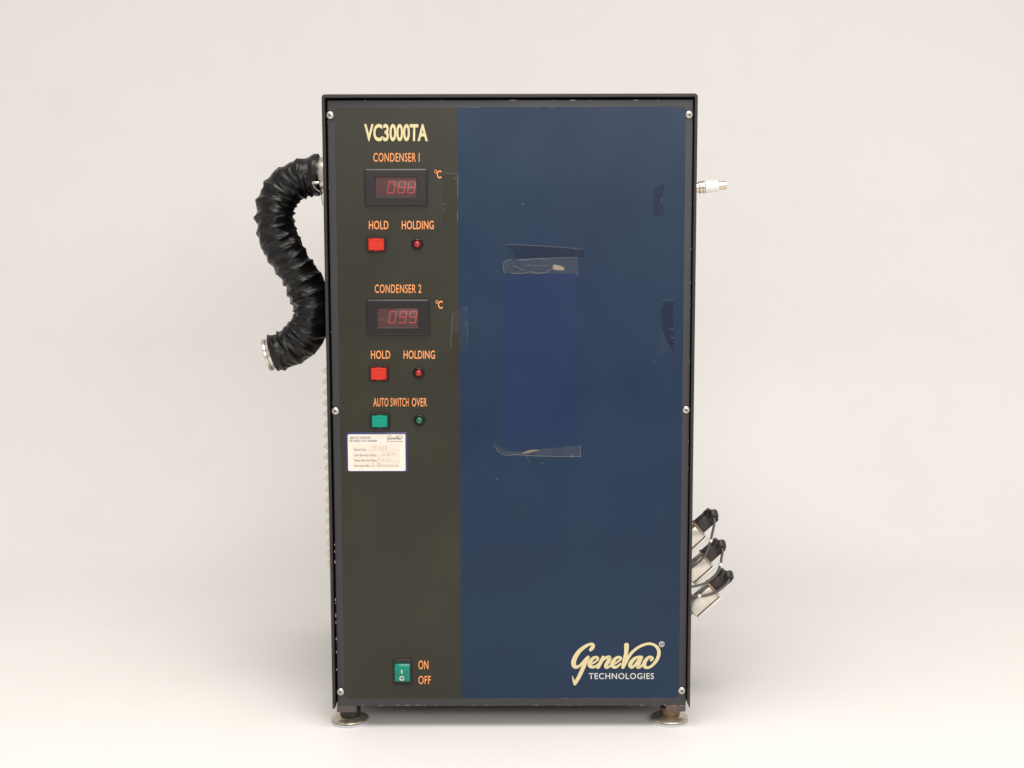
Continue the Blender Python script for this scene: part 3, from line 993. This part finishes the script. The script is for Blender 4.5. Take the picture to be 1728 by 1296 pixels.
# resample by arc length
acc = [0.0]
for i in range(1, len(spine)):
    acc.append(acc[-1] + (spine[i] - spine[i - 1]).length)
LEN = acc[-1]
NS, NR = 420, 96
pts = []
j = 0
for i in range(NS):
    s = LEN * i / (NS - 1)
    while j < len(acc) - 2 and acc[j + 1] < s:
        j += 1
    t = (s - acc[j]) / max(acc[j + 1] - acc[j], 1e-9)
    pts.append(spine[j].lerp(spine[j + 1], t))
R0 = 0.0242
coil_pitch = 0.0160
verts, faces = [], []
ny = Vector((0, 1, 0))
for i, p in enumerate(pts):
    t = (pts[min(i + 1, NS - 1)] - pts[max(i - 1, 0)]).normalized()
    side = t.cross(ny).normalized()          # in the plane of the bend
    a_ = pts[max(i - 10, 0)]
    b_ = pts[min(i + 10, NS - 1)]
    curv = (b_ - 2 * p + a_) / max(((b_ - a_).length / 2) ** 2, 1e-9)
    cs = curv.dot(side)                       # >0 : inner side is +side
    s = LEN * i / (NS - 1)
    endf = min(1, s / 0.012, (LEN - s) / 0.012)
    for k in range(NR):
        a = 2 * PI * k / NR
        dirv = side * math.cos(a) + ny * math.sin(a)
        inner = math.cos(a) * cs / 25.0       # positive on the inside of the bend
        ws = s + 0.0016 * math.sin(2 * a + s * 60) + 0.0022 * noise.noise(Vector((math.cos(a) * 1.5, math.sin(a) * 1.5, s * 40)))
        ph = (ws / coil_pitch + a / (2 * PI)) % 1.0
        d = abs(ph - 0.5) * 2                 # 1 at the wire, 0 mid-span
        wire = math.exp(-((1 - d) / 0.30) ** 2)
        jit = noise.noise(Vector((math.floor(ws / coil_pitch + a / (2 * PI)) * 7.3, 1.7, 0)))
        sag = -math.sin(PI * (1 - d) / 2) ** 0.8
        r = R0 + 0.0014 * wire * (0.85 + 0.6 * jit) + (0.0026 + 0.0012 * jit) * sag * endf * (0.75 + 0.4 * math.sin(a * 2 + s * 90))
        # long diagonal folds between the wires, stronger on the inside of a bend
        q = Vector((s * 95 + 1.1 * math.sin(a + s * 25), math.cos(a) * 0.9, math.sin(a) * 0.9))
        fold = 1 - 2.4 * abs(noise.noise(q))
        q2 = Vector((s * 170 - 1.6 * math.cos(a + s * 40), math.cos(a) * 1.3 + 4, math.sin(a) * 1.3))
        fold2 = 1 - 2.4 * abs(noise.noise(q2))
        k_in = 0.75 + 0.7 * max(inner, 0)
        r += endf * k_in * (0.0019 * fold * (1 - 0.5 * wire) + 0.0008 * fold2)
        r += 0.0012 * noise.noise(Vector((s * 28, math.cos(a) * 0.8, math.sin(a) * 0.8))) * endf - 0.0004
        verts.append(p + dirv * r)
for i in range(NS - 1):
    for k in range(NR):
        l = (k + 1) % NR
        faces.append((i * NR + k, i * NR + l, (i + 1) * NR + l, (i + 1) * NR + k))
faces.append(tuple(range(NR)))
faces.append(tuple(range((NS - 1) * NR, NS * NR)))
mesh_obj('hose_tube', verts, faces, M_hose, hose, smooth=True)
# worm clamp at the port
cx = P(533, 295, HY).x
lathe('hose_clamp', (cx + 0.004, HY, pc.z - 0.0002), (-1, 0, 0), [(0, 0.0258), (0.0003, 0.0266), (0.0058, 0.0266), (0.0061, 0.0258)], M_hose, hose, n=48)
wq = P(533.5, 308.5, HY - 0.027)
clampm = box('clamp_screw', (wq.x - 0.0048, HY - 0.031, wq.z - 0.0016), (wq.x + 0.0046, HY - 0.0225, wq.z + 0.0016), M_steel, hose, bevel=0.0006)
wire = [P(528, 311, HY - 0.027), P(532, 318, HY - 0.029), P(538, 322, HY - 0.028), P(542, 327, HY - 0.026), P(543.5, 338, HY - 0.02), P(545, 345, HY - 0.01)]
tube('clamp_wire', wire, 0.0006, M_steel, hose, n=8, steps=5)
# end flange
t_end = (pts[-1] - pts[-6]).normalized()
lathe('end_flange', pts[-1] - t_end * 0.004, t_end,
      [(0, 0.0190), (0.0085, 0.0192), (0.0090, 0.0206), (0.0112, 0.0212), (0.0120, 0.0212), (0.0126, 0.0206), (0.0126, 0.0172), (0.006, 0.0165)], M_steel, hose, n=48)

# ------------------------------------------------------------------ tapped fitting on the other side
FYD = 0.07
f0 = P(1178, 316.5, FYD)
f1 = P(1225, 312.5, FYD)
ax = (f1 - f0).normalized()
ppm = F_PX / (FYD - CAM.y)
mm = lambda px: px / ppm
base = Vector((W2 - 0.001, FYD, f0.z + (W2 - 0.001 - f0.x) * ax.z / ax.x))
off = (f0 - base).length
fit = lathe('pipe_fitting', base, ax, [(0, mm(8.5)), (off + mm(1), mm(8.5)), (off + mm(2), mm(10.5)), (off + mm(5), mm(10.5)), (off + mm(5.5), mm(9)), (off + mm(7), mm(9)), (off + mm(7.5), mm(10.8)),
                                       (off + mm(10), mm(10.8)), (off + mm(11), mm(8)), (off + mm(33), mm(7.2)), (off + mm(47), mm(6.9)), (off + mm(47), mm(4.6)), (off + mm(42), mm(4.4))],
            M_nickel, unit, n=32)
fit['label'] = 'nickel pipe fitting wrapped in white sealing tape'
pr = []
for k in range(25):
    t = k / 24
    pr.append((off + mm(10.5 + 23.5 * t), mm(10.2 - 0.8 * t + 0.25 * math.sin(k * 2.1)) if 0 < k < 24 else mm(7.3)))
lathe('sealing_tape', base, ax, pr, M_ptfe, fit, n=32, deg=60)

# ------------------------------------------------------------------ three solenoid valves
VY = 0.10
ppv = F_PX / (VY - CAM.y) * 1.0
vm = lambda px: px / ppv
ua = math.radians(42)
u = Vector((math.cos(ua), 0, math.sin(ua)))
v_ = Vector((-math.sin(ua), 0, math.cos(ua)))
w_ = Vector((0, -1, 0))
ppos = lambda px, py, y=VY: P(px, py, y)
mani = box('valve_manifold', (W2 - 0.0005, VY - 0.016, P(1160, 1060, VY).z), (W2 + 0.006, VY + 0.016, P(1160, 870, VY).z), M_valve, unit, bevel=0.001)
ordn = ('uppermost', 'middle', 'lowest')
cables = [
    ([(1206, 873), (1205.5, 882), (1203, 896), (1199, 912), (1193, 930), (1181, 947), (1146, 972)], 3.1),
    ([(1220, 922), (1219.5, 930), (1217.5, 942), (1216, 952), (1209, 968), (1195, 981), (1178, 988), (1146, 993)], 3.1),
    ([(1232, 972), (1229, 981), (1220, 991), (1206, 1000.5), (1192, 1005), (1178, 1006), (1146, 1002)], 4.9),
]
offs = [(0, 0), (12, 50), (23.5, 101)]
for k in range(3):
    dx, dy = offs[k]
    E = ppos(1179 + dx, 894 + dy)
    Lc = 30 + 8 * k
    ln = vm(Lc) / 2 + 0.002
    val = obox('solenoid_valve', E - u * ln, u, v_, w_, ln, vm(12.5), 0.0115, M_coil, unit, bevel=0.0012)
    val['label'] = 'silver solenoid valve with black plug and grey cable, %s of the three' % ordn[k]
    # yoke strip on the under side and over the end
    obox('coil_gap', E - u * (ln - vm(1)) - v_ * vm(13.1), u, v_, w_, ln, vm(0.9), 0.0100, M_recess, val)
    obox('yoke', E - u * (ln - vm(2)) - v_ * vm(16.4), u, v_, w_, ln + vm(1.0), vm(2.4), 0.0108, M_yoke, val, bevel=0.0008)
    obox('end_plate', E + u * vm(0.8) - v_ * vm(9.5), u, v_, w_, vm(1.4), vm(8.8), 0.0095, M_coil, val, bevel=0.0004)
    # gasket and black plug
    pcx = E + v_ * vm(4)
    obox('gasket_or_gap', pcx + u * vm(2.2), u, v_, w_, vm(1.6), vm(12.2), 0.0098, M_copper if k == 2 else M_valve, val)
    obox('plug', pcx + u * vm(14), u, v_, w_, vm(10.8), vm(11.2), 0.0092, M_plug, val, bevel=0.0010)
    obox('plug_cap', pcx + u * vm(31), u, v_, w_, vm(7.6), vm(12.2), 0.0100, M_plug, val, bevel=0.0026)
    obox('plug_rib', pcx + u * vm(26), u, v_, w_, vm(1.6), vm(8.5), 0.0108, M_plug, val, bevel=0.0006)
    g = ppos(1204 + dx * 1.1, 873.0 + dy * 1.02, VY - 0.0105)
    gax = Vector((0.10, -0.72, -0.68)).normalized()
    lathe('cable_gland', g - gax * 0.008, gax, [(0, vm(9.2)), (0.007, vm(9.2)), (0.0088, vm(8.2)), (0.0090, vm(5.6)), (0.003, vm(5.4))], M_plug, val, n=20)
    lathe('gland_bore', g - gax * 0.0004, gax, [(0, vm(5.5)), (0.0002, vm(5.5))], M_dark, val, n=20)
    cp, fidx = cables[k]
    cy = VY - 0.0125
    path = [g] + [P(a, b, cy - 0.002) for a, b in cp[1:]]
    cc = tube('cable', path, vm(2.25), M_cable, val, n=10, steps=7)
    # ferrule
    i0 = int(fidx)
    q0 = P(*cp[i0], cy - 0.002)
    q1 = P(*cp[i0 + 1], cy - 0.002)
    if k == 2:
        q0 = P(1180, 1006, cy - 0.002)
        q1 = P(1170, 1005.3, cy - 0.002)
    d = (q1 - q0).normalized()
    lathe('ferrule', q0 - d * vm(2.6), d, [(0, vm(2.9)), (vm(0.5), vm(3.5)), (vm(4.7), vm(3.5)), (vm(5.2), vm(2.9))], M_ferrule, val, n=16)
    # brass body under the coil
    lathe('valve_body', E - u * (2 * ln + 0.001) + v_ * vm(3), u, [(-0.004, vm(12)), (vm(6), vm(12)), (vm(7), vm(11))], M_valve, val, n=24)
